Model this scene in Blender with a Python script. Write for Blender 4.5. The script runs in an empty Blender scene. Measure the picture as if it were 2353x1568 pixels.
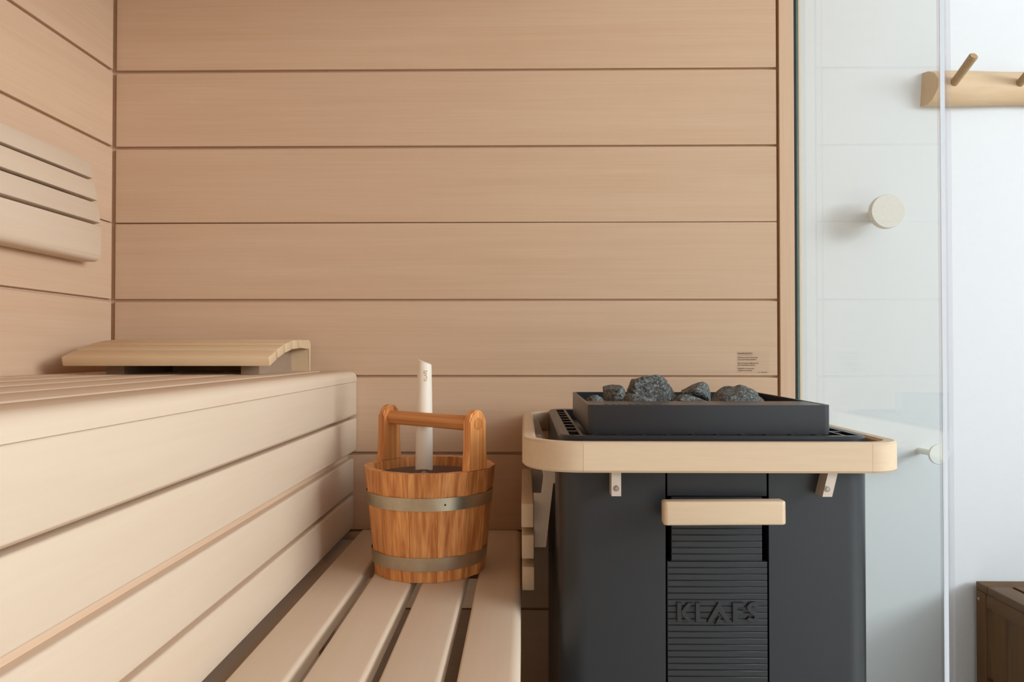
import bpy, bmesh, math, random
from mathutils import Vector, Matrix, noise
random.seed(7)
PI = math.pi
scene = bpy.context.scene
C = scene.collection

# ------------------------------------------------------------------ camera
FPX = 1750.0
cam = bpy.data.cameras.new('camera')
cam.sensor_width = 36.0
cam.lens = 36.0 * FPX / 2353.0
cam.clip_start = 0.02
camo = bpy.data.objects.new('camera', cam)
C.objects.link(camo)
camo.location = (0, 0, 0.934)
camo.rotation_euler = (PI / 2 + math.atan(24 / FPX), 0, math.atan(28 / FPX))
scene.camera = camo

# ------------------------------------------------------------------ world, daylight, exposure
world = bpy.data.worlds.new('sky')
scene.world = world
world.use_nodes = True
bg = world.node_tree.nodes['Background']
bg.inputs[0].default_value = (0.75, 0.87, 1.0, 1)
bg.inputs[1].default_value = 1.2

def area(name, loc, rot, sx, sy, power, col):
    l = bpy.data.lights.new(name, 'AREA')
    l.shape = 'RECTANGLE'; l.size = sx; l.size_y = sy
    l.energy = power; l.color = col
    o = bpy.data.objects.new(name, l)
    o.location = loc; o.rotation_euler = rot
    C.objects.link(o)
    return o
# daylight entering through the window in the right wall of the anteroom
area('window_right_offscreen', (5.18, -1.45, 2.35), (0, PI / 2, 0), 1.5, 3.0, 255, (0.865, 0.95, 1.0))

scene.view_settings.view_transform = 'Standard'
scene.view_settings.look = 'None'
scene.view_settings.gamma = 1.0
scene.view_settings.use_curve_mapping = False
scene.view_settings.exposure = 0.12

# ------------------------------------------------------------------ materials
def nmat(name):
    m = bpy.data.materials.new(name); m.use_nodes = True
    nt = m.node_tree
    return m, nt, nt.nodes['Principled BSDF']

def N(nt, kind, **kw):
    n = nt.nodes.new(kind)
    for k, v in kw.items():
        setattr(n, k, v)
    return n

def wood(name, light, dark, axis='X', along=1.3, fine=70.0, mid=13.0, contrast=1.6, rough=0.5,
         bump=0.06, blotch=0.35, spec=0.35, vary=0.1):
    m, nt, p = nmat(name)
    L = nt.links.new
    tc = N(nt, 'ShaderNodeTexCoord'); oi = N(nt, 'ShaderNodeObjectInfo')
    mul = N(nt, 'ShaderNodeMath', operation='MULTIPLY'); mul.inputs[1].default_value = 23.0
    L(oi.outputs['Random'], mul.inputs[0])
    add = N(nt, 'ShaderNodeVectorMath', operation='ADD')
    L(tc.outputs['Object'], add.inputs[0]); L(mul.outputs[0], add.inputs[1])
    def layer(a, c, detail, dist):
        mp = N(nt, 'ShaderNodeMapping')
        mp.inputs['Scale'].default_value = [a if ax == axis else c for ax in 'XYZ']
        L(add.outputs[0], mp.inputs['Vector'])
        n = N(nt, 'ShaderNodeTexNoise')
        n.inputs['Scale'].default_value = 1.0; n.inputs['Detail'].default_value = detail
        n.inputs['Roughness'].default_value = 0.6; n.inputs['Distortion'].default_value = dist
        L(mp.outputs[0], n.inputs['Vector'])
        return n
    f = layer(along * 3.0, fine * 3.0, 2.0, 0.0)
    g = layer(along, mid * 2.0, 2.5, 0.5)
    b = layer(along * 1.2, 4.0, 1.0, 0.0)
    def mad(src, k, c):
        x = N(nt, 'ShaderNodeMath', operation='MULTIPLY_ADD')
        L(src, x.inputs[0]); x.inputs[1].default_value = k
        if isinstance(c, float): x.inputs[2].default_value = c
        else: L(c, x.inputs[2])
        return x.outputs[0]
    t = mad(f.outputs['Fac'], contrast * 0.45, 0.5 - contrast * 0.5 - blotch * 0.5)
    t = mad(g.outputs['Fac'], contrast * 0.55, t)
    t = mad(b.outputs['Fac'], blotch, t)
    cl = N(nt, 'ShaderNodeClamp'); L(t, cl.inputs[0])
    mix = N(nt, 'ShaderNodeMix', data_type='RGBA')
    mix.inputs['A'].default_value = (*light, 1); mix.inputs['B'].default_value = (*dark, 1)
    L(cl.outputs[0], mix.inputs['Factor'])
    hv = N(nt, 'ShaderNodeHueSaturation')
    vv = mad(oi.outputs['Random'], vary, 1.0 - vary / 2)
    L(vv, hv.inputs['Value']); L(mix.outputs['Result'], hv.inputs['Color'])
    L(hv.outputs[0], p.inputs['Base Color'])
    p.inputs['Roughness'].default_value = rough
    p.inputs['Specular IOR Level'].default_value = spec
    if bump:
        bm_ = N(nt, 'ShaderNodeBump'); bm_.inputs['Strength'].default_value = bump
        bm_.inputs['Distance'].default_value = 0.002
        L(f.outputs['Fac'], bm_.inputs['Height']); L(bm_.outputs[0], p.inputs['Normal'])
    return m

def plain(name, col, rough=0.5, metal=0.0, spec=0.5, nscale=0.0, namp=0.0, bump=0.0):
    m, nt, p = nmat(name)
    p.inputs['Roughness'].default_value = rough; p.inputs['Metallic'].default_value = metal
    p.inputs['Specular IOR Level'].default_value = spec
    p.inputs['Base Color'].default_value = (*col, 1)
    if nscale:
        L = nt.links.new
        tc = N(nt, 'ShaderNodeTexCoord'); n = N(nt, 'ShaderNodeTexNoise')
        n.inputs['Scale'].default_value = nscale; n.inputs['Detail'].default_value = 4
        L(tc.outputs['Object'], n.inputs['Vector'])
        mix = N(nt, 'ShaderNodeMix', data_type='RGBA')
        mix.inputs['A'].default_value = (*[c * (1 - namp) for c in col], 1)
        mix.inputs['B'].default_value = (*[min(1, c * (1 + namp)) for c in col], 1)
        L(n.outputs['Fac'], mix.inputs['Factor']); L(mix.outputs['Result'], p.inputs['Base Color'])
        if bump:
            b = N(nt, 'ShaderNodeBump'); b.inputs['Strength'].default_value = bump
            b.inputs['Distance'].default_value = 0.001
            L(n.outputs['Fac'], b.inputs['Height']); L(b.outputs[0], p.inputs['Normal'])
    return m

def pane_mat(name, tint, f0=0.045, refl=1.0, rough=0.0):
    m = bpy.data.materials.new(name); m.use_nodes = True
    nt = m.node_tree; nt.nodes.clear(); L = nt.links.new
    out = N(nt, 'ShaderNodeOutputMaterial'); mix = N(nt, 'ShaderNodeMixShader')
    tr = N(nt, 'ShaderNodeBsdfTransparent'); tr.inputs[0].default_value = (*tint, 1)
    gl = N(nt, 'ShaderNodeBsdfGlossy'); gl.inputs['Roughness'].default_value = rough
    lw = N(nt, 'ShaderNodeLayerWeight'); lw.inputs[0].default_value = 0.5
    pw = N(nt, 'ShaderNodeMath', operation='POWER'); pw.inputs[1].default_value = 5.0
    L(lw.outputs['Facing'], pw.inputs[0])
    ma = N(nt, 'ShaderNodeMath', operation='MULTIPLY_ADD'); ma.inputs[1].default_value = (1 - f0) * refl; ma.inputs[2].default_value = f0 * refl
    L(pw.outputs[0], ma.inputs[0])
    L(ma.outputs[0], mix.inputs[0]); L(tr.outputs[0], mix.inputs[1]); L(gl.outputs[0], mix.inputs[2])
    L(mix.outputs[0], out.inputs[0])
    return m

M = {}
CED_L, CED_D = (0.77, 0.54, 0.375), (0.65, 0.415, 0.26)
ASP_L, ASP_D = (0.775, 0.62, 0.475), (0.71, 0.53, 0.375)
for ax in 'XYZ':
    M['cedar' + ax] = wood('hemlock_panel_' + ax, CED_L, CED_D, ax, along=1.0, fine=60, mid=14, contrast=1.5, rough=0.55, vary=0.06)
    M['aspen' + ax] = wood('pale_aspen_' + ax, ASP_L, ASP_D, ax, along=1.5, fine=45, mid=9, contrast=1.1, rough=0.5, vary=0.06)
    M['ash' + ax] = wood('guard_rail_wood_' + ax, (0.76, 0.595, 0.42), (0.67, 0.485, 0.31), ax, along=4, fine=60, mid=25, contrast=1.3, rough=0.45, vary=0.04)
    M['larch' + ax] = wood('larch_stave_' + ax, (0.95, 0.445, 0.155), (0.52, 0.16, 0.038), ax, along=0.45, fine=40, mid=46, contrast=3.4, rough=0.42, vary=0.3, bump=0.15)
    M['acacia' + ax] = wood('dark_acacia_' + ax, (0.165, 0.078, 0.018), (0.095, 0.040, 0.008), ax, along=2, fine=60, mid=20, contrast=1.6, rough=0.5, vary=0.25)
M['golden'] = wood('golden_aspen', (0.78, 0.58, 0.37), (0.70, 0.48, 0.28), 'X', along=1.5, fine=45, mid=9, contrast=1.1)
M['log'] = wood('peeled_log', (0.72, 0.53, 0.34), (0.60, 0.40, 0.23), 'X', along=4, fine=40, mid=20, contrast=1.5, rough=0.5, bump=0.1)
M['peg'] = wood('peg_wood', (0.50, 0.34, 0.18), (0.36, 0.22, 0.10), 'Z', along=14, fine=60, mid=30, contrast=1.4)
M['birch'] = wood('ladle_birch', (0.93, 0.84, 0.72), (0.89, 0.77, 0.63), 'Z', along=3, fine=60, mid=25, contrast=0.9, vary=0.02)
M['brownblock'] = wood('brown_block', (0.42, 0.29, 0.20), (0.33, 0.215, 0.14), 'X', along=6, fine=60, mid=25, contrast=1.4, rough=0.6)
M['white'] = plain('white_plaster', (0.74, 0.75, 0.76), 0.85, spec=0.2, nscale=60, namp=0.015, bump=0.04)
M['white2'] = M['white']
M['floor'] = plain('pale_floor_tile', (0.80, 0.76, 0.69), 0.4, nscale=9, namp=0.08)
M['steel_dark'] = plain('anthracite_powder_coat', (0.021, 0.023, 0.027), 0.34, spec=0.5, nscale=900, namp=0.25, bump=0.04)
M['gasket'] = plain('black_rubber', (0.008, 0.009, 0.01), 0.6, nscale=40, namp=0.1)
M['steel'] = plain('satin_steel', (0.64, 0.54, 0.46), 0.45, metal=0.35, nscale=300, namp=0.06)
M['steelp'] = plain('screw_steel', (0.42, 0.36, 0.32), 0.35, metal=0.9, nscale=300, namp=0.06)
M['hoop'] = plain('galvanised_hoop', (0.56, 0.49, 0.37), 0.36, metal=0.92, nscale=55, namp=0.16)
M['liner'] = plain('plastic_liner', (0.30, 0.18, 0.13), 0.18, spec=0.6, nscale=6, namp=0.1)
M['water'] = plain('dark_water', (0.10, 0.055, 0.035), 0.05, spec=0.6, nscale=8, namp=0.1)
M['print'] = plain('print_brown', (0.16, 0.11, 0.085), 0.7, nscale=90, namp=0.1)
M['brand'] = plain('burnt_brand', (0.68, 0.42, 0.20), 0.7, nscale=90, namp=0.1)
M['engrave'] = plain('engraved_print', (0.012, 0.010, 0.009), 0.7, nscale=90, namp=0.1)
M['film'] = pane_mat('clear_sticker_film', (0.97, 0.965, 0.955), 0.03, 0.5, 0.25)
M['glass'] = pane_mat('clear_pane', (0.975, 0.992, 0.985), 0.043, 1.0)
M['edge'] = plain('polished_glass_edge', (0.86, 0.92, 0.93), 0.12, spec=0.7, nscale=20, namp=0.02)
M['edgeg'] = plain('green_glass_edge', (0.10, 0.17, 0.13), 0.2, spec=0.6, nscale=20, namp=0.05)
M['seal'] = pane_mat('clear_plastic_seal', (0.965, 0.965, 0.98), 0.06, 1.0, 0.05)
M['hookw'] = plain('pale_stained_wood_hook', (0.72, 0.675, 0.61), 0.6, nscale=320, namp=0.12, bump=0.1)
M['hookc'] = plain('white_lacquer_hook', (0.80, 0.80, 0.76), 0.3, nscale=30, namp=0.02)
M['winframe'] = plain('white_window_frame', (0.8, 0.8, 0.8), 0.4, nscale=40, namp=0.02)

def stone_mat():
    m, nt, p = nmat('grey_green_rock'); L = nt.links.new
    tc = N(nt, 'ShaderNodeTexCoord'); oi = N(nt, 'ShaderNodeObjectInfo')
    mul = N(nt, 'ShaderNodeMath', operation='MULTIPLY'); mul.inputs[1].default_value = 9.0
    L(oi.outputs['Random'], mul.inputs[0])
    add = N(nt, 'ShaderNodeVectorMath', operation='ADD')
    L(tc.outputs['Object'], add.inputs[0]); L(mul.outputs[0], add.inputs[1])
    n = N(nt, 'ShaderNodeTexNoise'); n.inputs['Scale'].default_value = 230; n.inputs['Detail'].default_value = 8
    n.inputs['Roughness'].default_value = 0.7; n.inputs['Distortion'].default_value = 0.5
    L(add.outputs[0], n.inputs['Vector'])
    r = N(nt, 'ShaderNodeValToRGB')
    r.color_ramp.elements[0].position = 0.36; r.color_ramp.elements[0].color = (0.022, 0.022, 0.018, 1)
    r.color_ramp.elements[1].position = 0.66; r.color_ramp.elements[1].color = (0.38, 0.40, 0.39, 1)
    e = r.color_ramp.elements.new(0.5); e.color = (0.085, 0.088, 0.08, 1)
    L(n.outputs['Fac'], r.inputs[0]); L(r.outputs[0], p.inputs['Base Color'])
    p.inputs['Roughness'].default_value = 0.62
    b = N(nt, 'ShaderNodeBump'); b.inputs['Strength'].default_value = 0.6; b.inputs['Distance'].default_value = 0.003
    L(n.outputs['Fac'], b.inputs['Height']); L(b.outputs[0], p.inputs['Normal'])
    return m
M['stone'] = stone_mat()

# ------------------------------------------------------------------ helpers
def wloc(o):
    v = Vector((0, 0, 0))
    while o is not None:
        v = v + o.location; o = o.parent
    return v

def finish(name, bm, mat, parent=None, origin=None, smooth=True, angle=38):
    bmesh.ops.recalc_face_normals(bm, faces=bm.faces[:])
    if origin is None:
        vs = [v.co for v in bm.verts]
        lo = Vector([min(v[i] for v in vs) for i in range(3)]); hi = Vector([max(v[i] for v in vs) for i in range(3)])
        origin = (lo + hi) / 2
    origin = Vector(origin)
    for v in bm.verts: v.co -= origin
    me = bpy.data.meshes.new(name); bm.to_mesh(me); bm.free()
    if smooth:
        for p in me.polygons: p.use_smooth = True
        me.set_sharp_from_angle(angle=math.radians(angle))
    me.materials.append(M[mat] if isinstance(mat, str) else mat)
    o = bpy.data.objects.new(name, me); C.objects.link(o)
    if parent is not None:
        o.parent = parent; o.location = origin - wloc(parent)
    else:
        o.location = origin
    return o

def add_box(bm, x0, x1, y0, y1, z0, z1):
    r = bmesh.ops.create_cube(bm, size=1.0)
    for v in r['verts']:
        v.co = Vector(((x0 + x1) / 2 + v.co.x * (x1 - x0), (y0 + y1) / 2 + v.co.y * (y1 - y0), (z0 + z1) / 2 + v.co.z * (z1 - z0)))
    return r['verts']

def box(name, b, mat, parent=None, bev=0.0, seg=2, origin=None, rot=None):
    bm = bmesh.new(); add_box(bm, *b)
    if bev: bmesh.ops.bevel(bm, geom=bm.edges[:], offset=bev, segments=seg, profile=0.5, affect='EDGES')
    if rot:
        c = Vector(((b[0] + b[1]) / 2, (b[2] + b[3]) / 2, (b[4] + b[5]) / 2))
        bmesh.ops.rotate(bm, cent=c, matrix=Matrix.Rotation(rot[1], 3, rot[0]), verts=bm.verts[:])
    return finish(name, bm, mat, parent, origin)

def prism_bm(pts, axis, a0, a1, bm=None):
    """pts: 2D outline in the plane across `axis`; X:(y,z) Y:(x,z) Z:(x,y)"""
    if bm is None: bm = bmesh.new()
    def P(p, a):
        return {'X': (a, p[0], p[1]), 'Y': (p[0], a, p[1]), 'Z': (p[0], p[1], a)}[axis]
    v0 = [bm.verts.new(P(p, a0)) for p in pts]; v1 = [bm.verts.new(P(p, a1)) for p in pts]
    bm.faces.new(v0); bm.faces.new(v1[::-1])
    n = len(pts)
    for i in range(n):
        bm.faces.new((v0[i], v0[(i + 1) % n], v1[(i + 1) % n], v1[i]))
    return bm

def prism(name, pts, axis, a0, a1, mat, parent=None, bev=0.0, seg=2):
    bm = prism_bm(pts, axis, a0, a1)
    if bev: bmesh.ops.bevel(bm, geom=bm.edges[:], offset=bev, segments=seg, profile=0.5, affect='EDGES')
    return finish(name, bm, mat, parent)

def rrect(x0, x1, y0, y1, r, n=8):
    if not isinstance(r, (tuple, list)): r = (r,) * 4
    pts = []
    for (cx, cy, a0, rr) in ((x1 - r[0], y0 + r[0], -90, r[0]), (x1 - r[1], y1 - r[1], 0, r[1]), (x0 + r[2], y1 - r[2], 90, r[2]), (x0 + r[3], y0 + r[3], 180, r[3])):
        for k in range(n + 1):
            a = math.radians(a0 + 90.0 * k / n)
            pts.append((cx + rr * math.cos(a), cy + rr * math.sin(a)))
    return pts

def ring_bm(outer, inner, z0, z1, bm=None):
    if bm is None: bm = bmesh.new()
    n = len(outer)
    L = [[bm.verts.new((p[0], p[1], z)) for p in pts] for pts, z in ((outer, z0), (outer, z1), (inner, z1), (inner, z0))]
    for k in range(4):
        a, b = L[k], L[(k + 1) % 4]
        for i in range(n):
            bm.faces.new((a[i], a[(i + 1) % n], b[(i + 1) % n], b[i]))
    return bm

def tube_bm(p0, p1, r0, r1, n=20, bm=None, caps=True):
    if bm is None: bm = bmesh.new()
    p0, p1 = Vector(p0), Vector(p1); d = (p1 - p0).normalized()
    u = d.orthogonal().normalized(); w = d.cross(u)
    A = [bm.verts.new(p0 + r0 * (math.cos(2 * PI * k / n) * u + math.sin(2 * PI * k / n) * w)) for k in range(n)]
    B = [bm.verts.new(p1 + r1 * (math.cos(2 * PI * k / n) * u + math.sin(2 * PI * k / n) * w)) for k in range(n)]
    for k in range(n): bm.faces.new((A[k], A[(k + 1) % n], B[(k + 1) % n], B[k]))
    if caps: bm.faces.new(A[::-1]); bm.faces.new(B)
    return bm

def lathe_bm(prof, c, axis='Y', n=40):
    """prof: list of (radius, along) ; closed at radius 0"""
    bm = bmesh.new(); rings = []
    for r, a in prof:
        ring = []
        for k in range(n if r > 1e-6 else 1):
            t = 2 * PI * k / n
            q = {'Y': (r * math.cos(t), a, r * math.sin(t)), 'Z': (r * math.cos(t), r * math.sin(t), a), 'X': (a, r * math.cos(t), r * math.sin(t))}[axis]
            ring.append(bm.verts.new(Vector(c) + Vector(q)))
        rings.append(ring)
    for A, B in zip(rings, rings[1:]):
        for k in range(n):
            a0, a1 = A[k % len(A)], A[(k + 1) % len(A)]; b0, b1 = B[k % len(B)], B[(k + 1) % len(B)]
            f = []
            for v in (a0, a1, b1, b0):
                if v not in f: f.append(v)
            if len(f) > 2: bm.faces.new(f)
    return bm

def thing(name, label, cat, loc=(0, 0, 0), group=None):
    o = bpy.data.objects.new(name, None); o.empty_display_size = 0.05
    o.location = loc; C.objects.link(o)
    return tag(o, label, cat, group)

def tag(o, label, cat, group=None):
    o['label'] = label; o['category'] = cat
    if group: o['group'] = group
    return o

def struct(o, label=None):
    o['kind'] = 'structure'
    if label: o['label'] = label
    return o

def text_mesh(body, size, extrude=0.0, bold=0.0, align='LEFT'):
    cu = bpy.data.curves.new('lettering', 'FONT'); cu.body = body; cu.size = size
    cu.extrude = extrude; cu.offset = bold; cu.align_x = align; cu.resolution_u = 3
    o = bpy.data.objects.new('lettering', cu); C.objects.link(o)
    bpy.context.view_layer.update()
    me = bpy.data.meshes.new_from_object(o.evaluated_get(bpy.context.evaluated_depsgraph_get()))
    bpy.data.objects.remove(o); bpy.data.curves.remove(cu)
    return me

def put_text(name, me, mat, parent, matrix, width=None):
    if width:
        w = max(v.co.x for v in me.vertices) - min(v.co.x for v in me.vertices)
        me.transform(Matrix.Diagonal((width / w, 1, 1, 1)))
    me.transform(matrix)
    me.materials.clear(); me.materials.append(M[mat])
    o = bpy.data.objects.new(name, me); C.objects.link(o)
    if parent is not None:
        o.parent = parent; o.location = -wloc(parent)
    return o
XZ = Matrix.Rotation(PI / 2, 4, 'X')          # text plane -> upright, facing -Y

# ================================================================== SETTING
YB = 1.944          # face of the sauna's back wall
XL = -1.059         # face of the sauna's left wall
XG = 0.694          # inner face of the glass front
YW = 2.07           # white wall of the anteroom
ZC = 2.12
struct(box('floor', (-1.25, 5.3, -4.65, 2.2, -0.08, 0.0), 'floor'), 'pale floor under the sauna and the anteroom')
struct(box('ceiling', (-1.25, 5.3, -4.65, 2.2, 3.3, 3.38), 'white2'), 'white ceiling of the anteroom')
struct(box('wall_rear', (-1.25, 5.3, YW, YW + 0.12, 0, 3.3), 'white'), 'white plastered wall outside the glass with hooks on it')
struct(box('wall_outer', (-1.25, -1.15, -4.65, YW, 0, 3.3), 'white'), 'white side wall behind the wooden cabin')

bm = bmesh.new()
for q in ((-4.65, -3.0, 0, 3.3), (-3.0, 0.1, 0, 1.55), (-3.0, 0.1, 3.15, 3.3), (0.1, 0.42, 0, 3.3), (0.42, 1.48, 2.14, 3.3), (1.48, YW, 0, 3.3)):
    add_box(bm, 5.20, 5.32, *q)
struct(finish('wall_right', bm, 'white2', smooth=False), 'white anteroom wall with a window and an added door opening')
struct(box('wall_front', (-1.15, 5.2, -4.62, -4.5, 0, 3.3), 'white2'), 'white wall behind the viewer')
def window(name, axis, a, b0, b1, z0, z1, label):
    bm = bmesh.new(); t = 0.05
    for q in ((b0, b0 + t, z0, z1), (b1 - t, b1, z0, z1), (b0 + t, b1 - t, z0, z0 + t), (b0 + t, b1 - t, z1 - t, z1)):
        if axis == 'X': add_box(bm, a, a + 0.06, *q)
        else: add_box(bm, q[0], q[1], a - 0.06, a, q[2], q[3])
    return struct(finish(name, bm, 'winframe', smooth=False), label)
window('window_2', 'X', 5.24, -3.0, 0.1, 1.55, 3.15, 'white framed window in the anteroom wall')

window('door_added', 'X', 5.24, 0.42, 1.48, 0.0, 2.14, 'unseen white door frame added for light in the anteroom wall')  # unseen door opening, added to brighten the heater's right edge
# ---- sauna cabin walls: a backing and planks proud of it
GROOVES = [0.083, 0.280, 0.4765, 0.6735, 0.870, 1.065, 1.2645, 1.4595, 1.657, 1.853, 2.05]
GAPS = [0.006, 0.006, 0.005, 0.007, 0.006, 0.006, 0.002, 0.006, 0.0065, 0.006, 0.006]
edges = [(0.0, 0.0)] + list(zip(GROOVES, GAPS)) + [(ZC, 0.0)]
wb = struct(box('wall_back', (XL - 0.05, 0.700, YB + 0.010, YB + 0.06, 0, ZC), 'cedarX'), 'reddish wooden plank wall at the back of the sauna')
wl = struct(box('wall_left', (XL - 0.06, XL - 0.010, -1.15, YB + 0.06, 0, ZC), 'cedarY'), 'paler lit plank wall on the left of the sauna')
for (za, ga), (zb, gb) in zip(edges, edges[1:]):
    box('plank', (XL + 0.004, 0.643, YB, YB + 0.011, za + ga / 2, zb - gb / 2), 'cedarX', wb, 0.0012, 1)
    box('plank', (XL - 0.011, XL, -1.15, YB - 0.008, za + ga / 2, zb - gb / 2), 'cedarY', wl, 0.0012, 1)
struct(box('ceiling_cabin', (XL - 0.06, 0.70, -1.15, YB + 0.06, ZC, ZC + 0.05), 'cedarX'), 'wooden ceiling of the sauna cabin')
struct(box('wall_cabin_front', (XL - 0.06, 0.76, -1.21, -1.15, 0, ZC), 'cedarX'), 'wooden front wall of the sauna behind the viewer')
struct(box('trim_added', (0.685, 0.735, -1.15, YB, 1.995, ZC), 'cedarY'), 'unseen wooden beam above the glass front, added to shape the light')  # out-of-view beam added to control how daylight reaches the upper back wall
struct(box('trim_1', (0.6485, 0.6865, YB - 0.004, YB + 0.011, 0, ZC), 'cedarZ', None, 0.001, 1), 'narrow upright wooden trim at the end of the plank wall')
struct(box('trim_2', (0.6982, 0.7060, YB - 0.0008, YB + 0.06, 0, ZC), 'aspenZ', None, 0.001, 1), 'pale wooden edge strip outside the glass')
struct(box('trim_3', (0.6875, 0.6930, YB - 0.003, YB + 0.011, 0, ZC), 'gasket'), 'black rubber seal beside the glass')
# ---- fixed glass panel of the sauna front
g = bmesh.new(); add_box(g, XG, XG + 0.008, 1.278, YB - 0.0012, 0.012, 2.0)
win = struct(finish('window_1', g, 'glass', smooth=False), 'clear fixed glass pane beside the heater')
box('glass_edge', (XG + 0.0002, XG + 0.0078, 1.2765, 1.2779, 0.012, 2.0), 'edge', win)
box('glass_edge', (XG - 0.0005, XG + 0.0038, YB - 0.0011, YB + 0.004, 0.012, 2.0), 'edgeg', win)
# clear plastic sealing profile clipped over the glass edge
prof = [(XG - 0.0025, 1.2815), (XG - 0.0025, 1.266), (XG + 0.003, 1.262), (XG + 0.010, 1.262), (XG + 0.0112, 1.268), (XG + 0.0112, 1.2815),
        (XG + 0.0095, 1.2815), (XG + 0.0095, 1.2745), (XG - 0.0010, 1.2745), (XG - 0.0010, 1.2815)]
prism('sealing_strip', prof, 'Z', 0.012, 2.0, 'seal', win)

# ================================================================== BENCHES
ZU, ZL = 0.884, 0.480
XU = -0.4280          # face of the upper bench
ub = thing('upper_bench', 'pale wooden upper sauna bench with slatted top and boarded front', 'bench', (-0.74, 0.4, 0))
YN = -1.0
def arc(cx, cz, r, a0, a1, n=6):
    return [(cx + r * math.cos(math.radians(a0 + (a1 - a0) * k / n)), cz + r * math.sin(math.radians(a0 + (a1 - a0) * k / n))) for k in range(n + 1)]
# rounded front nosing slat
r = 0.018
pts = arc(XU - r, ZU - r, r, 0, 90) + arc(-0.504 + 0.003, ZU - 0.003, 0.003, 90, 180, 2) + [(-0.504, ZU - 0.0265), (XU, ZU - 0.0265)]
prism('nosing', pts, 'Y', YN, YB - 0.002, 'aspenY', ub)
for k in range(5):
    x1 = -0.520 - 0.118 * k; x0 = x1 - 0.104 if k < 4 else XL + 0.004
    x0 = max(x0, XL + 0.004)
    bm = prism_bm(arc(x1 - 0.006, ZU - 0.006, 0.006, 0, 90, 4) + arc(x0 + 0.004, ZU - 0.004, 0.004, 90, 180, 2) + [(x0, ZU - 0.026), (x1, ZU - 0.026)], 'Y', YN, YB - 0.002)
    finish('slat', bm, 'aspenY', ub)
for (z0, z1, xf) in ((0.7725, 0.8572, XU), (0.6815, 0.7648, XU), (0.5770, 0.6620, -0.4352), (0.4855, 0.5680, -0.4352)):
    box('front_board', (xf - 0.022, xf, YN, YB - 0.002, z0, z1), 'aspenY', ub, 0.004, 3)
for y in (-0.9, 0.35, 1.70):                       # hidden carcass carrying boards and slats
    box('support', (-1.04, -0.4575, y, y + 0.04, 0.44, ZU - 0.0262), 'cedarZ', ub)
    box('leg', (-0.51, -0.4575, y, y + 0.04, 0.0, 0.44), 'cedarZ', ub)
    box('leg', (-1.04, -0.99, y, y + 0.04, 0.0, 0.44), 'cedarZ', ub)
box('backing_panel', (-0.4578, -0.4500, YN, YB - 0.002, 0.486, ZU - 0.027), 'cedarY', ub)

lb = thing('lower_bench', 'pale wooden lower sauna bench with four broad slats', 'bench', (-0.21, 0.5, 0))
def lslat(x0, x1, top, rad, name='slat', par=None):
    bm = prism_bm(arc(x1 - rad, top - rad, rad, 0, 90, 6) + arc(x0 + rad * .6, top - rad * .6, rad * .6, 90, 180, 4) + [(x0, top - 0.028), (x1, top - 0.028)], 'Y', YN, YB - 0.004)
    finish(name, bm, 'aspenY', par or lb)
lslat(-0.505, -0.4225, ZL - 0.026, 0.006, 'base_rail', ub)
for x0, x1 in ((-0.4130, -0.3290), (-0.3065, -0.2225), (-0.2010, -0.1170)):
    lslat(x0, x1, ZL, 0.0065)
# broad front slat with a deep rounded nose
bm = prism_bm(arc(-0.006 - 0.016, ZL - 0.016, 0.016, 0, 90, 8) + arc(-0.0935 + 0.004, ZL - 0.004, 0.004, 90, 180, 3) + [(-0.0935, ZL - 0.028), (-0.028, ZL - 0.028), (-0.028, ZL - 0.085)] + arc(-0.006 - 0.004, ZL - 0.081, 0.004, -90, 0, 3), 'Y', YN, YB - 0.004)
finish('front_slat', bm, 'aspenY', lb)
for y in (-0.85, 0.45, 1.62):
    box('support', (-0.412, -0.0285, y, y + 0.04, ZL - 0.09, ZL - 0.028), 'cedarX', lb)
    box('leg', (-0.07, -0.03, y, y + 0.04, 0.0, ZL - 0.09), 'cedarZ', lb)
    box('leg', (-0.412, -0.372, y + 0.041, y + 0.081, 0.0, ZL - 0.028), 'cedarZ', lb)

# ================================================================== HEADREST on the upper bench
hr = thing('sauna_headrest', 'curved slatted wooden headrest lying on the upper bench', 'headrest', (-0.76, 1.76, ZU))
hx0, hx1 = -0.985, -0.540
def quad(p0, p1, th):
    d = Vector((p1[0] - p0[0], p1[1] - p0[1])).normalized(); n = Vector((d.y, -d.x)) * th
    return [p0, p1, (p1[0] + n.x, p1[1] + n.y), (p0[0] + n.x, p0[1] + n.y)]
for p0, p1 in (((1.604, 0.9225), (1.6505, 0.9360)), ((1.6580, 0.939), (1.7045, 0.9495)), ((1.7120, 0.9512), (1.7605, 0.9585)), ((1.7680, 0.9597), (1.8165, 0.9620))):
    prism('slat', quad(p0, p1, 0.021), 'X', hx0, hx1, 'golden', hr, 0.0025, 2)
ebl = [(1.8238, 0.9625)] + arc(1.918 - 0.013, 0.9625 - 0.013, 0.013, 90, 0, 5) + [(1.918, ZU), (1.9055, ZU), (1.9055, 0.9415), (1.8238, 0.9415)]
prism('end_slat', ebl, 'X', hx0, hx1, 'golden', hr, 0.0015, 1)
for x0, x1 in ((-0.925, -0.885), (-0.625, -0.585)):
    prism('support_block', [(1.672, ZU), (1.672, 0.9215), (1.708, 0.9282), (1.762, 0.9380), (1.818, 0.9414), (1.9052, 0.9414), (1.9052, ZU)], 'X', x0, x1, 'brownblock', hr)

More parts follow.
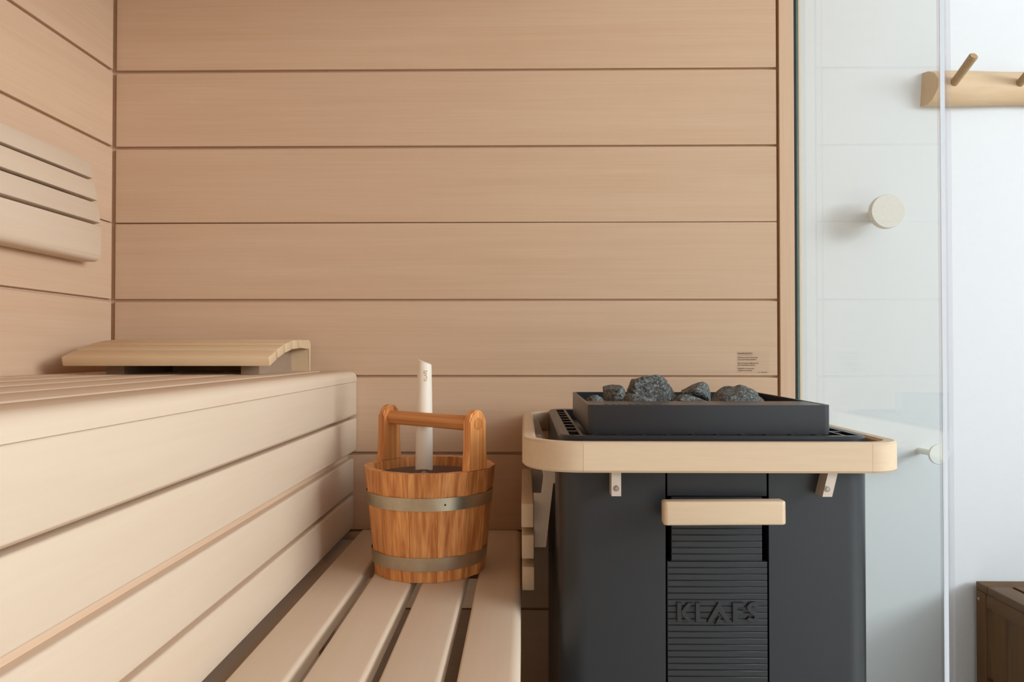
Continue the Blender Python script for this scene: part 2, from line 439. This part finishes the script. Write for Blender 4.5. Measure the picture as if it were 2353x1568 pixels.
# ================================================================== BACKREST on the left wall
br = thing('sauna_back_support', 'slatted wooden backrest mounted on the left plank wall', 'backrest', (XL, 1.5, 1.14))
by0, by1 = 1.22, 1.792
for (xa, za), (xb, zb) in (((-1.034, 1.387), (-1.026, 1.346)), ((-1.0225, 1.338), (-1.0145, 1.293)), ((-1.0125, 1.285), (-1.007, 1.2395))):
    prism('slat', [(xa, za), (xb, zb), (xb - 0.019, zb - 0.004), (xa - 0.019, za - 0.004)], 'Y', by0, by1, 'aspenY', br, 0.002, 2)
low = [(-1.0065, 1.2315)] + arc(-1.006 - 0.016, 1.147 + 0.016, 0.016, 0, -90, 6) + [(-1.0535, 1.147), (-1.0535, 1.160), (-1.0285, 1.160), (-1.0275, 1.2315)]
prism('lower_slat', low, 'Y', by0, by1, 'aspenY', br, 0.0012, 1)
for y in (1.29, 1.70):
    prism('wall_block', [(XL, 1.168), (-1.0290, 1.168), (-1.0280, 1.235), (-1.0267, 1.24), (-1.0342, 1.30), (-1.0460, 1.35), (-1.0540, 1.385), (XL, 1.385)], 'Y', y, y + 0.035, 'brownblock', br)

# ================================================================== HEATER
YF = 1.300            # front of the heater body
hx0, hx1 = 0.0610, 0.5920
HB = 1.925
ht = thing('sauna_heater', 'anthracite sauna heater with pale wooden guard rail, filled with stones', 'heater', (0.326, 1.6, 0))
ZG = 0.790            # top of the vent plate
pL, pR = 0.2425, 0.4110
# body: rounded shell in three faces with a recess for the centre panel
def body_part(pts, z0, z1, name='body_shell'):
    bm = prism_bm(pts, 'Z', z0, z1)
    return finish(name, bm, 'steel_dark', ht, angle=25)
RB = 0.045
left = [(pL - 0.0030, YF), (pL - 0.0030, YF + 0.02)] + [(pL - 0.003, HB), (hx0, HB)] + [(hx0 + RB - RB * math.cos(math.radians(90 * k / 10)), YF + RB - RB * math.sin(math.radians(90 * k / 10))) for k in range(11)]
right = [(pR + 0.0030, YF), (pR + 0.0030, HB), (hx1, HB)] + [(hx1 - RB + RB * math.cos(math.radians(90 * k / 10)), YF + RB - RB * math.sin(math.radians(90 * k / 10))) for k in range(11)]
ob = body_part(left, 0.03, ZG - 0.030)
body_part(right, 0.03, ZG - 0.030)
box('plinth', (hx0 + 0.05, hx1 - 0.05, YF + 0.05, HB - 0.05, 0.0, 0.0299), 'steel_dark', ht)
box('inner_core', (0.2495, 0.4025, YF + 0.0212, HB - 0.03, 0.03, ZG - 0.0301), 'steel_dark', ht)
# centre panel: cap block, drawer front and ribbed lower panel
box('cap_panel', (pL, pR, YF - 0.0005, YF + 0.0215, 0.6885, ZG - 0.0301), 'steel_dark', ht, 0.001, 1)
dr = box('drawer_front', (0.2495, 0.4025, YF + 0.0012, YF + 0.0215, 0.579, 0.6875), 'steel_dark', ht)
pn = box('lower_panel', (pL, pR, YF + 0.0012, YF + 0.0215, 0.035, 0.5782), 'steel_dark', ht)
pitch = 0.01078
z = 0.5781; ribs = {}
k = 0
while z - pitch > 0.04:
    o = None
    if 'w' not in ribs:
        o = box('rib', (pL, pR, YF - 0.0005, YF + 0.0032, z - pitch + 0.0010, z), 'steel_dark', pn, 0.0007, 1); ribs['w'] = o; zc0 = o.location.z; zref = z
    else:
        o = ribs['w'].copy(); C.objects.link(o); o.parent = pn; o.location.z = zc0 + (z - zref)
    z -= pitch; k += 1
z = 0.5796 + pitch
first = None
while z < 0.688:
    if first is None:
        first = box('rib', (0.2495, 0.4025, YF - 0.0005, YF + 0.0032, z - pitch + 0.0010, z), 'steel_dark', dr, 0.0007, 1); zc1 = first.location.z; zr1 = z
    else:
        o = first.copy(); C.objects.link(o); o.parent = dr; o.location.z = zc1 + (z - zr1)
    z += pitch
# wooden drawer handle on two posts
hb_ = bmesh.new()
prof = [(0.2265, 1.250), (0.2275, 1.272), (0.4250, 1.272), (0.4262, 1.250), (0.4215, 1.2455), (0.2310, 1.2455)]
hb_ = prism_bm(prof, 'Z', 0.651, 0.690, hb_)
bmesh.ops.bevel(hb_, geom=hb_.edges[:], offset=0.004, segments=3, profile=0.5, affect='EDGES')
bmesh.ops.rotate(hb_, cent=(0.326, 1.26, 0.67), matrix=Matrix.Rotation(math.radians(-0.5), 3, 'Y'), verts=hb_.verts[:])
handle = finish('handle', hb_, 'ashX', dr)
handle['label'] = 'pale wooden drawer handle'
for x in (0.275, 0.377):
    finish('handle_post', tube_bm((x, 1.268, 0.668), (x, YF + 0.004, 0.668), 0.006, 0.006, 12), 'steel_dark', handle)
# raised lettering on the ribbed panel
u = 1 / 10.695 * YF / FPX
def LP(zx, zy):
    return (0.2475 + zx * u, 0.5272 - zy * u)
def stroke(pts, w):
    L_, R_ = [], []
    for i, p in enumerate(pts):
        a = Vector(pts[max(0, i - 1)]); b = Vector(pts[min(len(pts) - 1, i + 1)])
        d = (b - a).normalized(); n = Vector((-d.y, d.x)) * w / 2
        L_.append(tuple(Vector(p) + n)); R_.append(tuple(Vector(p) - n))
    return L_ + R_[::-1]
lett = {
 'K': [[(150, 255), (255, 255), (255, 720), (150, 720)], [(265, 440), (410, 255), (530, 255), (350, 490), (540, 720), (410, 720), (265, 545), (255, 490)]],
 'L': [[(600, 255), (700, 255), (700, 635), (860, 635), (860, 720), (600, 720)]],
 'A': [[(1155, 235), (1455, 720), (1335, 720), (1165, 450), (990, 720), (870, 720)], [(1163, 585), (1285, 775), (1065, 775)]],
 'F': [[(1495, 250), (1765, 250), (1765, 345), (1595, 345), (1595, 430), (1750, 430), (1750, 520), (1595, 520), (1595, 720), (1495, 720)]],
 'S': [stroke([(2085, 335), (2045, 290), (1985, 272), (1925, 290), (1885, 345), (1895, 410), (1950, 460), (2020, 500), (2065, 550), (2075, 610), (2040, 660), (1970, 680), (1905, 660), (1860, 620)], 92)],
}
for ch, polys in lett.items():
    bm = bmesh.new()
    for pl in polys:
        prism_bm([LP(*p) for p in pl], 'Y', YF - 0.0050, YF + 0.0035, bm)
    bmesh.ops.bevel(bm, geom=[e for e in bm.edges if all(abs(v.co.y - (YF - 0.0050)) < 1e-6 for v in e.verts)], offset=0.0005, segments=1, affect='EDGES')
    finish('raised_letter', bm, 'steel_dark', pn)
# vent plate around the tray
outer = rrect(hx0 - 0.001, hx1 + 0.001, YF - 0.001, HB, 0.045, 8)
o2 = rrect(hx0 + 0.003, hx1 - 0.003, YF + 0.003, HB - 0.004, 0.042, 8)
inn = rrect(0.0785, 0.5735, 1.3160, 1.885, 0.004, 8)
bm = bmesh.new(); n = len(outer)
loops = [[bm.verts.new((p[0], p[1], zz)) for p in pts] for pts, zz in ((outer, ZG - 0.030), (outer, ZG - 0.004), (o2, ZG), (inn, ZG), (inn, ZG - 0.010), (inn, ZG - 0.030))]
for kk in range(5):
    a, b = loops[kk], loops[kk + 1]
    for i in range(n): bm.faces.new((a[i], a[(i + 1) % n], b[(i + 1) % n], b[i]))
finish('vent_plate', bm, 'steel_dark', ht, angle=30)
box('vent_floor', (hx0 + 0.004, hx1 - 0.004, YF + 0.004, HB - 0.004, ZG - 0.0300, ZG - 0.0240), 'steel_dark', ht)
bm = bmesh.new()
for side in ((0.0785, 0.0965), (0.5530, 0.5735)):
    for kk in range(8):
        y = 1.385 + 0.06 * kk
        add_box(bm, side[0], side[1], y, y + 0.011, ZG - 0.012, ZG - 0.0008)
add_box(bm, 0.0965, 0.1020, 1.3160, 1.885, ZG - 0.012, ZG - 0.0004)
add_box(bm, 0.5475, 0.5530, 1.3160, 1.885, ZG - 0.012, ZG - 0.0004)
for kk in range(11):
    x = 0.125 + 0.0432 * kk
    if x < 0.5473: add_box(bm, x - 0.008, x, 1.3160, 1.352, ZG - 0.012, ZG - 0.0006)
vb = finish('vent_bars', bm, 'steel_dark', ht, smooth=False); vb['kind'] = 'stuff'
# stone tray with a flat front lip
tx0, tx1, ty0, ty1, tz0, tz1 = 0.1120, 0.5375, 1.343, 1.772, ZG - 0.002, 0.8400
to = rrect(tx0, tx1, ty0, ty1, 0.012, 6); ti = rrect(tx0 + 0.006, tx1 - 0.006, ty0 + 0.006, ty1 - 0.006, 0.007, 6)
bm = ring_bm(to, ti, tz0, tz1)
tray = finish('stone_tray', bm, 'steel_dark', ht, angle=30)
box('tray_lip', (tx0 + 0.0055, tx1 - 0.0055, ty0 + 0.0055, 1.4560, tz1 - 0.006, tz1 - 0.0006), 'steel_dark', tray)
ZT = 0.806
box('tray_floor', (tx0 + 0.004, tx1 - 0.004, ty0 + 0.004, ty1 - 0.004, ZG - 0.0015, ZT), 'steel_dark', tray)
put_text('engraved_lettering', text_mesh('SANARIUM', 0.022, 0.0002), 'engrave', tray, Matrix.Translation((0.142, 1.353, tz1 - 0.0004)), 0.100)
# ---- guard rail ring: four straight pieces and four bent corners
rx0, rx1, ry0, ry1, rz0, rz1 = -0.0035, 0.6290, 1.2500, 1.9430, 0.7350, 0.7850
RR, RT = 0.100, 0.024
def rail_prof():          # (offset outwards 0..RT, z) with softened edges
    b = 0.004
    return [(b, rz0), (RT - b, rz0), (RT, rz0 + b), (RT, rz1 - b), (RT - b, rz1), (b, rz1), (0, rz1 - b), (0, rz0 + b)]
def sweep(path, name, mat):
    """path: list of ((x,y) on inner line, outward normal)"""
    bm = bmesh.new(); pf = rail_prof(); rows = []
    for (p, nrm) in path:
        rows.append([bm.verts.new((p[0] + nrm[0] * a, p[1] + nrm[1] * a, zz)) for a, zz in pf])
    m_ = len(pf)
    for A_, B_ in zip(rows, rows[1:]):
        for i in range(m_): bm.faces.new((A_[i], A_[(i + 1) % m_], B_[(i + 1) % m_], B_[i]))
    bm.faces.new(rows[0]); bm.faces.new(rows[-1][::-1])
    return finish(name, bm, mat, ht)
ix0, ix1, iy0, iy1 = rx0 + RT, rx1 - RT, ry0 + RT, ry1 - RT
ri = RR - RT
g_ = 0.0003
sweep([((rx0 + RR + g_, iy0), (0, -1)), ((rx1 - 0.062 - g_, iy0), (0, -1))], 'rail_piece', 'ashX')
sweep([((rx0 + RR + g_, iy1), (0, 1)), ((rx1 - 0.062 - g_, iy1), (0, 1))], 'rail_piece', 'ashX')
sweep([((ix0, ry0 + RR + g_), (-1, 0)), ((ix0, ry1 - RR - g_), (-1, 0))], 'rail_piece', 'ashY')
sweep([((ix1, ry0 + 0.062 + g_), (1, 0)), ((ix1, ry1 - 0.062 - g_), (1, 0))], 'rail_piece', 'ashY')
for cx, cy, a0, R_ in ((rx0 + RR, ry0 + RR, 180, RR - RT), (rx1 - 0.062, ry0 + 0.062, 270, 0.062 - RT), (rx1 - 0.062, ry1 - 0.062, 0, 0.062 - RT), (rx0 + RR, ry1 - RR, 90, RR - RT)):
    path = []
    for kk in range(17):
        a = math.radians(a0 + 90 * kk / 16)
        path.append(((cx + R_ * math.cos(a), cy + R_ * math.sin(a)), (math.cos(a), math.sin(a))))
    sweep(path, 'rail_corner', 'ashX')
# ---- guard slats below the left side of the rail
for z0, z1 in ((0.5927, 0.6388), (0.5322, 0.5783), (0.4712, 0.5170)):
    d = (0.6388 - z1) * 0.012
    box('guard_slat', (-0.0055 + d, 0.0182 + d, 1.480, 1.925, z0, z1), 'ashY', ht, 0.0022, 2)
# ---- flat steel hooks carrying the left guard, with the screwed front brackets
hookp = [(0.0200, 0.7680), (0.0335, 0.7680), (0.0602, 0.6973), (0.0640, 0.6973), (0.0640, 0.6718), (0.0576, 0.6717), (0.043, 0.5448),
         (0.0200, 0.5447), (0.0185, 0.652), (0.0337, 0.6521), (0.038, 0.6879), (0.0329, 0.7058), (0.0200, 0.7160)]
for y in (1.520, 1.850):
    prism('guard_bracket', hookp, 'Y', y, y + 0.004, 'steel', ht)
for xa in (0.1448, 0.4920):
    slope = 0.0 if xa < 0.3 else 0.010
    bm = bmesh.new()
    zt, zb = 0.7352, 0.6940
    pts = [(xa + slope, zt), (xa + 0.0158 + slope, zt), (xa + 0.0158, zb), (xa, zb)]
    prism_bm(pts, 'Y', 1.268, 1.271, bm)
    bk = finish('front_bracket', bm, 'steel', ht, smooth=False)
    bm = bmesh.new(); prism_bm([(xa + slope, zt), (xa + slope + 0.003, zt), (xa + 0.003, zb), (xa, zb)], 'Y', 1.2705, YF + 0.001, bm)
    finish('bracket_web', bm, 'steel', bk, smooth=False)
    finish('hole_rim', lathe_bm([(0.0052, 0), (0.0052, -0.0006), (0.0043, -0.0008), (0.0040, -0.0002), (0, -0.0002)], (xa + 0.0080, 1.268, zb + 0.013), 'Y', 20), 'steelp', bk)
    finish('screw', lathe_bm([(0.0033, -0.0002), (0.0030, -0.0014), (0, -0.0016)], (xa + 0.0082, 1.268, zb + 0.013), 'Y', 16), 'steelp', bk)
for y in (1.45, 1.80):
    box('side_bracket', (hx1 - 0.001, rx1 - RT + 0.001, y, y + 0.02, 0.748, 0.776), 'steel', ht)

# ---- stones
def stone(label, c, s, seed, rotz=0.0, group='stones in the heater tray'):
    rnd = random.Random(seed)
    bm = bmesh.new()
    bmesh.ops.create_icosphere(bm, subdivisions=4, radius=1.0)
    planes = []
    for k in range(9):
        d = Vector((rnd.gauss(0, 1), rnd.gauss(0, 1), rnd.gauss(0, 1))).normalized()
        planes.append((d, rnd.uniform(0.50, 0.80)))
    for v in bm.verts:
        p = v.co.normalized(); rr = 1.0
        for d, h in planes:
            t = p.dot(d)
            if t > 1e-3: rr = min(rr, h / t)
        q = p * rr
        nz = noise.noise(q * 2.6 + Vector((seed, 0, 0))) * 0.07 + noise.noise(q * 7 + Vector((0, seed, 0))) * 0.03
        v.co = q * (1 + nz)
    R3 = Matrix.Rotation(rotz, 3, 'Z')
    lo = [min(v.co[i] for v in bm.verts) for i in range(3)]; hi = [max(v.co[i] for v in bm.verts) for i in range(3)]
    for v in bm.verts:
        q = Vector([((v.co[i] - lo[i]) / (hi[i] - lo[i]) - 0.5) * s[i] for i in range(3)])
        v.co = R3 @ q + Vector(c)
    zmin = min(v.co.z for v in bm.verts)
    o = finish('heater_stone', bm, 'stone', angle=16)
    return tag(o, label, 'stone', group)
def st(label, x0, x1, ztop, y, depth, seed, zbot=ZT - 0.001):
    stone(label, ((x0 + x1) / 2, y, (ztop + zbot) / 2), (x1 - x0, depth, ztop - zbot), seed)
st('biggest and highest grey stone in the heater tray', 0.212, 0.298, 0.8870, 1.585, 0.098, 3)
st('blue-grey stone leaning against the right of the biggest stone', 0.297, 0.332, 0.8680, 1.660, 0.070, 12)
st('brownish rounded stone left of the biggest stone', 0.160, 0.213, 0.8660, 1.557, 0.075, 5)
st('small low stone in front of the biggest stone', 0.190, 0.258, 0.8520, 1.490, 0.05, 8)
st('pale wedge stone behind the low flat stone', 0.331, 0.396, 0.8705, 1.625, 0.085, 21)
st('low flat stone at the tray lip, right of the biggest stone', 0.282, 0.362, 0.8510, 1.492, 0.055, 14)
st('broad brown stone with a light patch on its right', 0.363, 0.466, 0.8650, 1.533, 0.088, 17)
st('dark rounded stone at the right end of the pile', 0.424, 0.504, 0.8640, 1.622, 0.085, 29)
st('thin flat stone lying alone at the left of the tray', 0.118, 0.160, 0.8490, 1.500, 0.06, 33)

# ================================================================== BUCKET
bx, byc = -0.199, 1.608
H, R0, R1 = 0.216, 0.1140, 0.1355
bucket = thing('sauna_bucket', 'larch stave bucket with two metal hoops standing on the lower bench', 'bucket', (bx, byc, ZL))
NS = 14
ear_ang = math.radians(-37.5)
def bp(rad, ang, z, tangent=0.0):
    return Vector((bx + rad * math.cos(ang) - tangent * math.sin(ang), byc + rad * math.sin(ang) + tangent * math.cos(ang), ZL + z))
def radius(z): return R0 + (R1 - R0) * z / H
TH = 0.016
for k in range(NS):
    a = ear_ang + 2 * PI * k / NS
    half = math.tan(PI / NS) * 0.996
    bm = bmesh.new(); rows = []
    NV = 6
    for j in range(NV + 1):
        zz = 0.0005 + (H - 0.0005) * j / NV; ro = radius(zz) * math.cos(PI / NS) ** 0.4; rin = ro - TH
        row = []
        for (rad, t) in ((rin, -1), (rin, 1), (ro - 0.0006, 1), (ro + 0.0007, 0.95), (ro + 0.0007, -0.95), (ro - 0.0006, -1)):
            row.append(bm.verts.new(bp(rad, a, zz, t * rad * half)))
        rows.append(row)
    for A_, B_ in zip(rows, rows[1:]):
        for i in range(6): bm.faces.new((A_[i], A_[(i + 1) % 6], B_[(i + 1) % 6], B_[i]))
    bm.faces.new(rows[0][::-1]); bm.faces.new(rows[-1])
    is_ear = k in (0, NS // 2)
    o = finish('stave', bm, 'larchZ', bucket)
    if is_ear:
        # ear: the stave goes on above the rim and carries the handle bar
        ro = R1 * math.cos(PI / NS) ** 0.4 + 0.0009; ri_ = ro - 0.0185
        ztop = 0.3365; hw = 0.0235; hwb = R1 * half
        outl = [(-hwb * 0.985, H - 0.002), (-hwb * 0.97, H + 0.006), (-hwb * 0.86, H + 0.020), (-hw, H + 0.045)]
        outl += [(-hw, ztop - hw)] + [(-hw * math.cos(math.radians(t)), ztop - hw + hw * math.sin(math.radians(t))) for t in range(15, 180, 15)] + [(hw, ztop - hw)]
        outl += [(hw, H + 0.045), (hwb * 0.86, H + 0.020), (hwb * 0.97, H + 0.006), (hwb * 0.985, H - 0.002)]
        bm = bmesh.new()
        dz_ = lambda z_: (radius(min(z_, H)) - R1)
        A_ = [bm.verts.new(bp(ri_ + dz_(z_), a, z_, t_)) for t_, z_ in outl]; B_ = [bm.verts.new(bp(ro + dz_(z_), a, z_, t_)) for t_, z_ in outl]
        bm.faces.new(A_[::-1]); bm.faces.new(B_)
        for i in range(len(outl)): bm.faces.new((A_[i], A_[(i + 1) % len(outl)], B_[(i + 1) % len(outl)], B_[i]))
        bmesh.ops.bevel(bm, geom=[e for e in bm.edges if abs((e.verts[0].co - bp(0, 0, 0)).xy.length - 0) >= 0 and len(e.link_faces) == 2 and (len(e.link_faces[0].verts) > 8 or len(e.link_faces[1].verts) > 8)], offset=0.003, segments=3, affect='EDGES')
        finish('ear', bm, 'larchZ', o)
        finish('bar_end', tube_bm(bp(ro - 0.004, a, 0.309), bp(ro + 0.0012, a, 0.309), 0.0125, 0.012, 18), 'larchZ', o)
bl = R1 - 0.019
bar = finish('handle_bar', tube_bm((bl, 0, 0), (-bl, 0, 0), 0.0155, 0.0150, 24), 'larchX', None, (0, 0, 0))
bar.parent = bucket; bar.location = (0, 0, 0.309); bar.rotation_euler = (0, 0, ear_ang)
def hoop(z0, z1):
    bm = bmesh.new(); n = 84; rows = []
    for k in range(n):
        a = 2 * PI * k / n
        q = [];
        for (z_, off) in ((z0, 0.0022), (z1, 0.0022), (z1, 0.0036), (z0, 0.0036)):
            q.append(bm.verts.new(bp(radius(z_) * math.cos(PI / NS) ** 0.4 + off + 0.0006, a, z_)))
        rows.append(q)
    for k in range(n):
        A_, B_ = rows[k], rows[(k + 1) % n]
        for i in range(4): bm.faces.new((A_[i], A_[(i + 1) % 4], B_[(i + 1) % 4], B_[i]))
    return finish('hoop', bm, 'hoop', bucket)
h1 = hoop(0.143, 0.1685); h2 = hoop(0.0235, 0.0500)
for a in (-70,):
    p = bp(radius(0.155) + 0.0035, math.radians(a), 0.155)
    finish('rivet', lathe_bm([(0.0018, 0), (0.0014, -0.001), (0, -0.0012)], p, 'Y', 10), 'engrave', h1)
# plastic liner inside and bucket bottom
rl1 = radius(H - 0.020) * math.cos(PI / NS) ** 0.4 - TH - 0.0012; rl0 = R0 * math.cos(PI / NS) ** 0.4 - TH - 0.0012
finish('liner', lathe_bm([(rl1, H - 0.020), (rl0, 0.016), (0, 0.016), (0, 0.012), (rl0 - 0.0002, 0.012)][0:4], (bx, byc, ZL), 'Z', 48), 'liner', bucket)
finish('bottom_board', lathe_bm([(0, 0.004), (rl0 + 0.001, 0.004), (rl0 + 0.001, 0.012), (0, 0.012)], (bx, byc, ZL), 'Z', 40), 'larchX', bucket)

# ================================================================== LADLE standing in the bucket
ladle = thing('sauna_ladle', 'pale round wooden ladle handle sticking up out of the stave bucket', 'ladle', (-0.217, 1.60, ZL + 0.0165))
pb, pt = Vector((-0.2142, 1.630, 0.6825)), Vector((-0.2172, 1.660, 0.9130))
bm = bmesh.new(); n = 32; rows = []
def hpt(t, r_, a, dz=0.0):
    c = pb.lerp(pt, t); return c + Vector((r_ * math.cos(a), r_ * math.sin(a), dz))
for t, r_ in ((0, 0.0182), (0.02, 0.0186), (0.25, 0.0183), (0.6, 0.0168), (0.97, 0.0152), (1.0, 0.0146)):
    row = []
    for k in range(n):
        a = 2 * PI * k / n; dz = 0.0
        if t >= 0.97: dz = -0.0055 * math.cos(a) - 0.002
        if t <= 0.02: dz = -0.002 * math.cos(2 * a)
        row.append(bm.verts.new(hpt(t, r_, a, dz)))
    rows.append(row)
for A_, B_ in zip(rows, rows[1:]):
    for k in range(n): bm.faces.new((A_[k], A_[(k + 1) % n], B_[(k + 1) % n], B_[k]))
bm.faces.new(rows[-1])
inner = [bm.verts.new(hpt(0.0, 0.0145, 2 * PI * k / n, 0.0)) for k in range(n)]
deep = [bm.verts.new(hpt(0.05, 0.0125, 2 * PI * k / n, 0.0)) for k in range(n)]
for A_, B_ in ((rows[0], inner), (inner, deep)):
    for k in range(n): bm.faces.new((A_[k], A_[(k + 1) % n], B_[(k + 1) % n], B_[k]))
bm.faces.new(deep)
lh = finish('handle', bm, 'birch', ladle)
lh['label'] = 'pale birch handle with branded lettering'
finish('neck', tube_bm((-0.2140, 1.6285, 0.6900), (-0.2120, 1.6120, 0.5400), 0.0075, 0.0070, 16), 'steel', ladle)
finish('bowl', lathe_bm([(0.0, 0.0), (0.030, 0.003), (0.042, 0.020), (0.046, 0.045), (0.0445, 0.045), (0.0405, 0.021), (0.029, 0.0048), (0, 0.0022)], (-0.212, 1.569, ZL + 0.0165), 'Z', 32), 'steel', ladle)
finish('bowl_clip', tube_bm((-0.2120, 1.6120, 0.5400), (-0.2120, 1.6110, 0.5050), 0.0060, 0.0055, 12), 'steel', ladle)
# branded lettering, reading upwards on the handle
tm = text_mesh('KLAFS', 0.0105, 0.0, 0.0001)
w_ = max(v.co.x for v in tm.vertices)
for v in tm.vertices:
    along = v.co.x / w_ * 0.0235; across = v.co.y - 0.004
    zc = 0.8695 + along; t = (zc - pb.z) / (pt.z - pb.z); c = pb.lerp(pt, t)
    ang = -PI / 2 + 0.22 - across / 0.0158
    r_ = 0.0172 - 0.0018 * (t - 0.5) * 2 + 0.0002
    v.co = Vector((c.x + r_ * math.cos(ang), c.y + r_ * math.sin(ang), zc))
put_text('brand_lettering', tm, 'brand', lh, Matrix.Identity(4))

# ================================================================== WARNING STICKER on the back wall
sk = thing('warning_sticker', 'small transparent warning sticker with fine print on the plank wall', 'sticker', (0.58, YB, 0.88))
box('film', (0.5385, 0.6215, YB - 0.0006, YB + 0.0001, 0.8785, 0.9350), 'film', sk)
for body, x, zz, size, w in (('WARNUNG', 0.5425, 0.9268, 0.0062, 0.0370), ('Bedeckung des Heizgerätes', 0.5425, 0.9172, 0.0046, 0.0500),
                        ('verursacht Brandgefahr !', 0.5425, 0.9120, 0.0046, 0.0480), ('Kein brennbares Material an', 0.5425, 0.9030, 0.0046, 0.0520),
                        ('die Oberfläche hängen.', 0.5425, 0.8978, 0.0046, 0.0445), ('Duftstoff nur sehr stark', 0.5425, 0.8893, 0.0046, 0.0415),
                        ('verdünnt verwenden.', 0.5425, 0.8843, 0.0046, 0.0370), ('Nr. 50027846', 0.5930, 0.8802, 0.0026, 0.0240)):
    put_text('print_line', text_mesh(body, size, 0.0, 0.00008), 'print', sk, Matrix.Translation((x, YB - 0.0008, zz)) @ XZ, w)
box('underline', (0.5425, 0.5800, YB - 0.0009, YB - 0.0007, 0.9240, 0.9244), 'print', sk)

# ================================================================== ANTEROOM: hooks, coat rack, slatted bench
hk = thing('wall_hook', 'large round pale wooden hook on the white wall', 'hook', (0.9472, YW, 1.2993))
finish('knob', lathe_bm([(0, 1.990), (0.0430, 1.990), (0.0442, 1.9915), (0.0442, 2.010), (0.0430, 2.0115), (0, 2.0115)], (0.9472, 0, 1.2993), 'Y', 56), 'hookw', hk)
finish('stem', tube_bm((0.9472, 2.011, 1.2993), (0.9472, YW + 0.001, 1.2993), 0.016, 0.016, 24), 'hookw', hk)
hk = thing('wall_hook', 'small white round hook on a slim stem, low on the white wall', 'hook', (1.0665, YW, 0.6665))
finish('knob', lathe_bm([(0, 1.980), (0.0245, 1.980), (0.0258, 1.9815), (0.0258, 1.986), (0.0245, 1.988), (0, 1.988)], (1.0675, 0, 0.6685), 'Y', 48), 'hookc', hk)
finish('stem', tube_bm((1.0670, 1.987, 0.6685), (1.0640, YW + 0.001, 0.6670), 0.0075, 0.0085, 20), 'hookc', hk)

rk = thing('coat_rack', 'half-log wooden coat rack with round pegs on the white wall', 'coat rack', (1.5, YW, 1.64))
prof = [(YW + 0.0005, 1.597), (YW - 0.020, 1.5945), (YW - 0.036, 1.606), (YW - 0.050, 1.632), (YW - 0.048, 1.655), (YW - 0.036, 1.676), (YW - 0.018, 1.6865), (YW + 0.0005, 1.688)]
bm = bmesh.new(); rows = []
NXR = 30
for j in range(NXR + 1):
    x = 1.072 + 0.88 * j / NXR
    wv = 0.0018 * math.sin(j * 0.55) ; wz = -0.0035 * j / NXR
    row = []
    for i, (y_, z_) in enumerate(prof):
        xs = x
        if j == 0: xs += 0.020 * (YW - y_) / 0.05 + 0.006 * (z_ - 1.6) / 0.09
        k_ = 1.0 if 0 < i < len(prof) - 1 else 0.0
        row.append(bm.verts.new((xs, y_ - wv * k_, z_ + wv * 0.8 * (1 if z_ > 1.64 else -1) + wz)))
    rows.append(row)
m_ = len(prof)
for A_, B_ in zip(rows, rows[1:]):
    for i in range(m_): bm.faces.new((A_[i], A_[(i + 1) % m_], B_[(i + 1) % m_], B_[i]))
bm.faces.new(rows[0][::-1]); bm.faces.new(rows[-1])
finish('log', bm, 'log', rk, angle=48)
for k in range(4):
    x = 1.1350 + 0.1735 * k
    bm = tube_bm((x, 2.040, 1.6350), (x + 0.0058, 1.940, 1.6845 - 0.001 * k), 0.0100, 0.0115, 18)
    bmesh.ops.bevel(bm, geom=[e for e in bm.edges if all((v.co - Vector((x + 0.0058, 1.940, 1.6845 - 0.001 * k))).length < 0.014 for v in e.verts)], offset=0.0025, segments=2, affect='EDGES')
    finish('peg', bm, 'peg', rk)

SX, SY0, SY1, SZ = 1.2020, 1.560, 2.055, 0.3230
sb = thing('slatted_bench', 'low dark brown slatted wooden bench against the white wall', 'bench', (1.6, 1.8, 0))
SX1 = 2.10
for x0, x1 in ((SX, SX + 0.042), (SX1 - 0.042, SX1)):
    for y0 in (SY0, SY1 - 0.042):
        box('leg', (x0, x1, y0, y0 + 0.042, 0.0, SZ - 0.0208), 'acaciaZ', sb, 0.0015, 1)
for y0 in (SY0, SY1 - 0.050):
    box('top_board', (SX - 0.0005, SX1, y0, y0 + 0.050, SZ - 0.020, SZ), 'acaciaX', sb, 0.002, 2)
nb = 13; wtot = SX1 - SX
for k in range(nb):
    x0 = SX - 0.0005 + k * wtot / nb
    box('top_slat', (x0, x0 + wtot / nb - 0.011, SY0 + 0.051, SY1 - 0.051, SZ - 0.020, SZ), 'acaciaY', sb, 0.002, 2)
for x in (SX + 0.0015, SX1 - 0.0235):
    box('apron', (x, x + 0.022, SY0 + 0.042, SY1 - 0.042, SZ - 0.058, SZ - 0.0208), 'acaciaY', sb, 0.0015, 1)
    box('bottom_rail', (x, x + 0.022, SY0 + 0.042, SY1 - 0.042, 0.045, 0.080), 'acaciaY', sb, 0.0015, 1)
    ks = 0; y = SY1 - 0.058
    while y - 0.055 > SY0 + 0.045:
        box('side_slat', (x + 0.006, x + 0.018, y - 0.055, y, 0.0795, SZ - 0.0575), 'acaciaZ', sb, 0.001, 1)
        y -= 0.0715
for y in (SY0 + 0.012, SY1 - 0.030):
    box('apron', (SX + 0.042, SX1 - 0.042, y, y + 0.018, SZ - 0.058, SZ - 0.0208), 'acaciaX', sb)
sc = finish('screw_head', lathe_bm([(0.0046, 0.0), (0.0046, -0.0012), (0.0035, -0.002), (0, -0.0022)], (SX, SY1 - 0.012, SZ - 0.043), 'X', 18), 'steelp', sb)
sc['label'] = 'pale metal screw head'
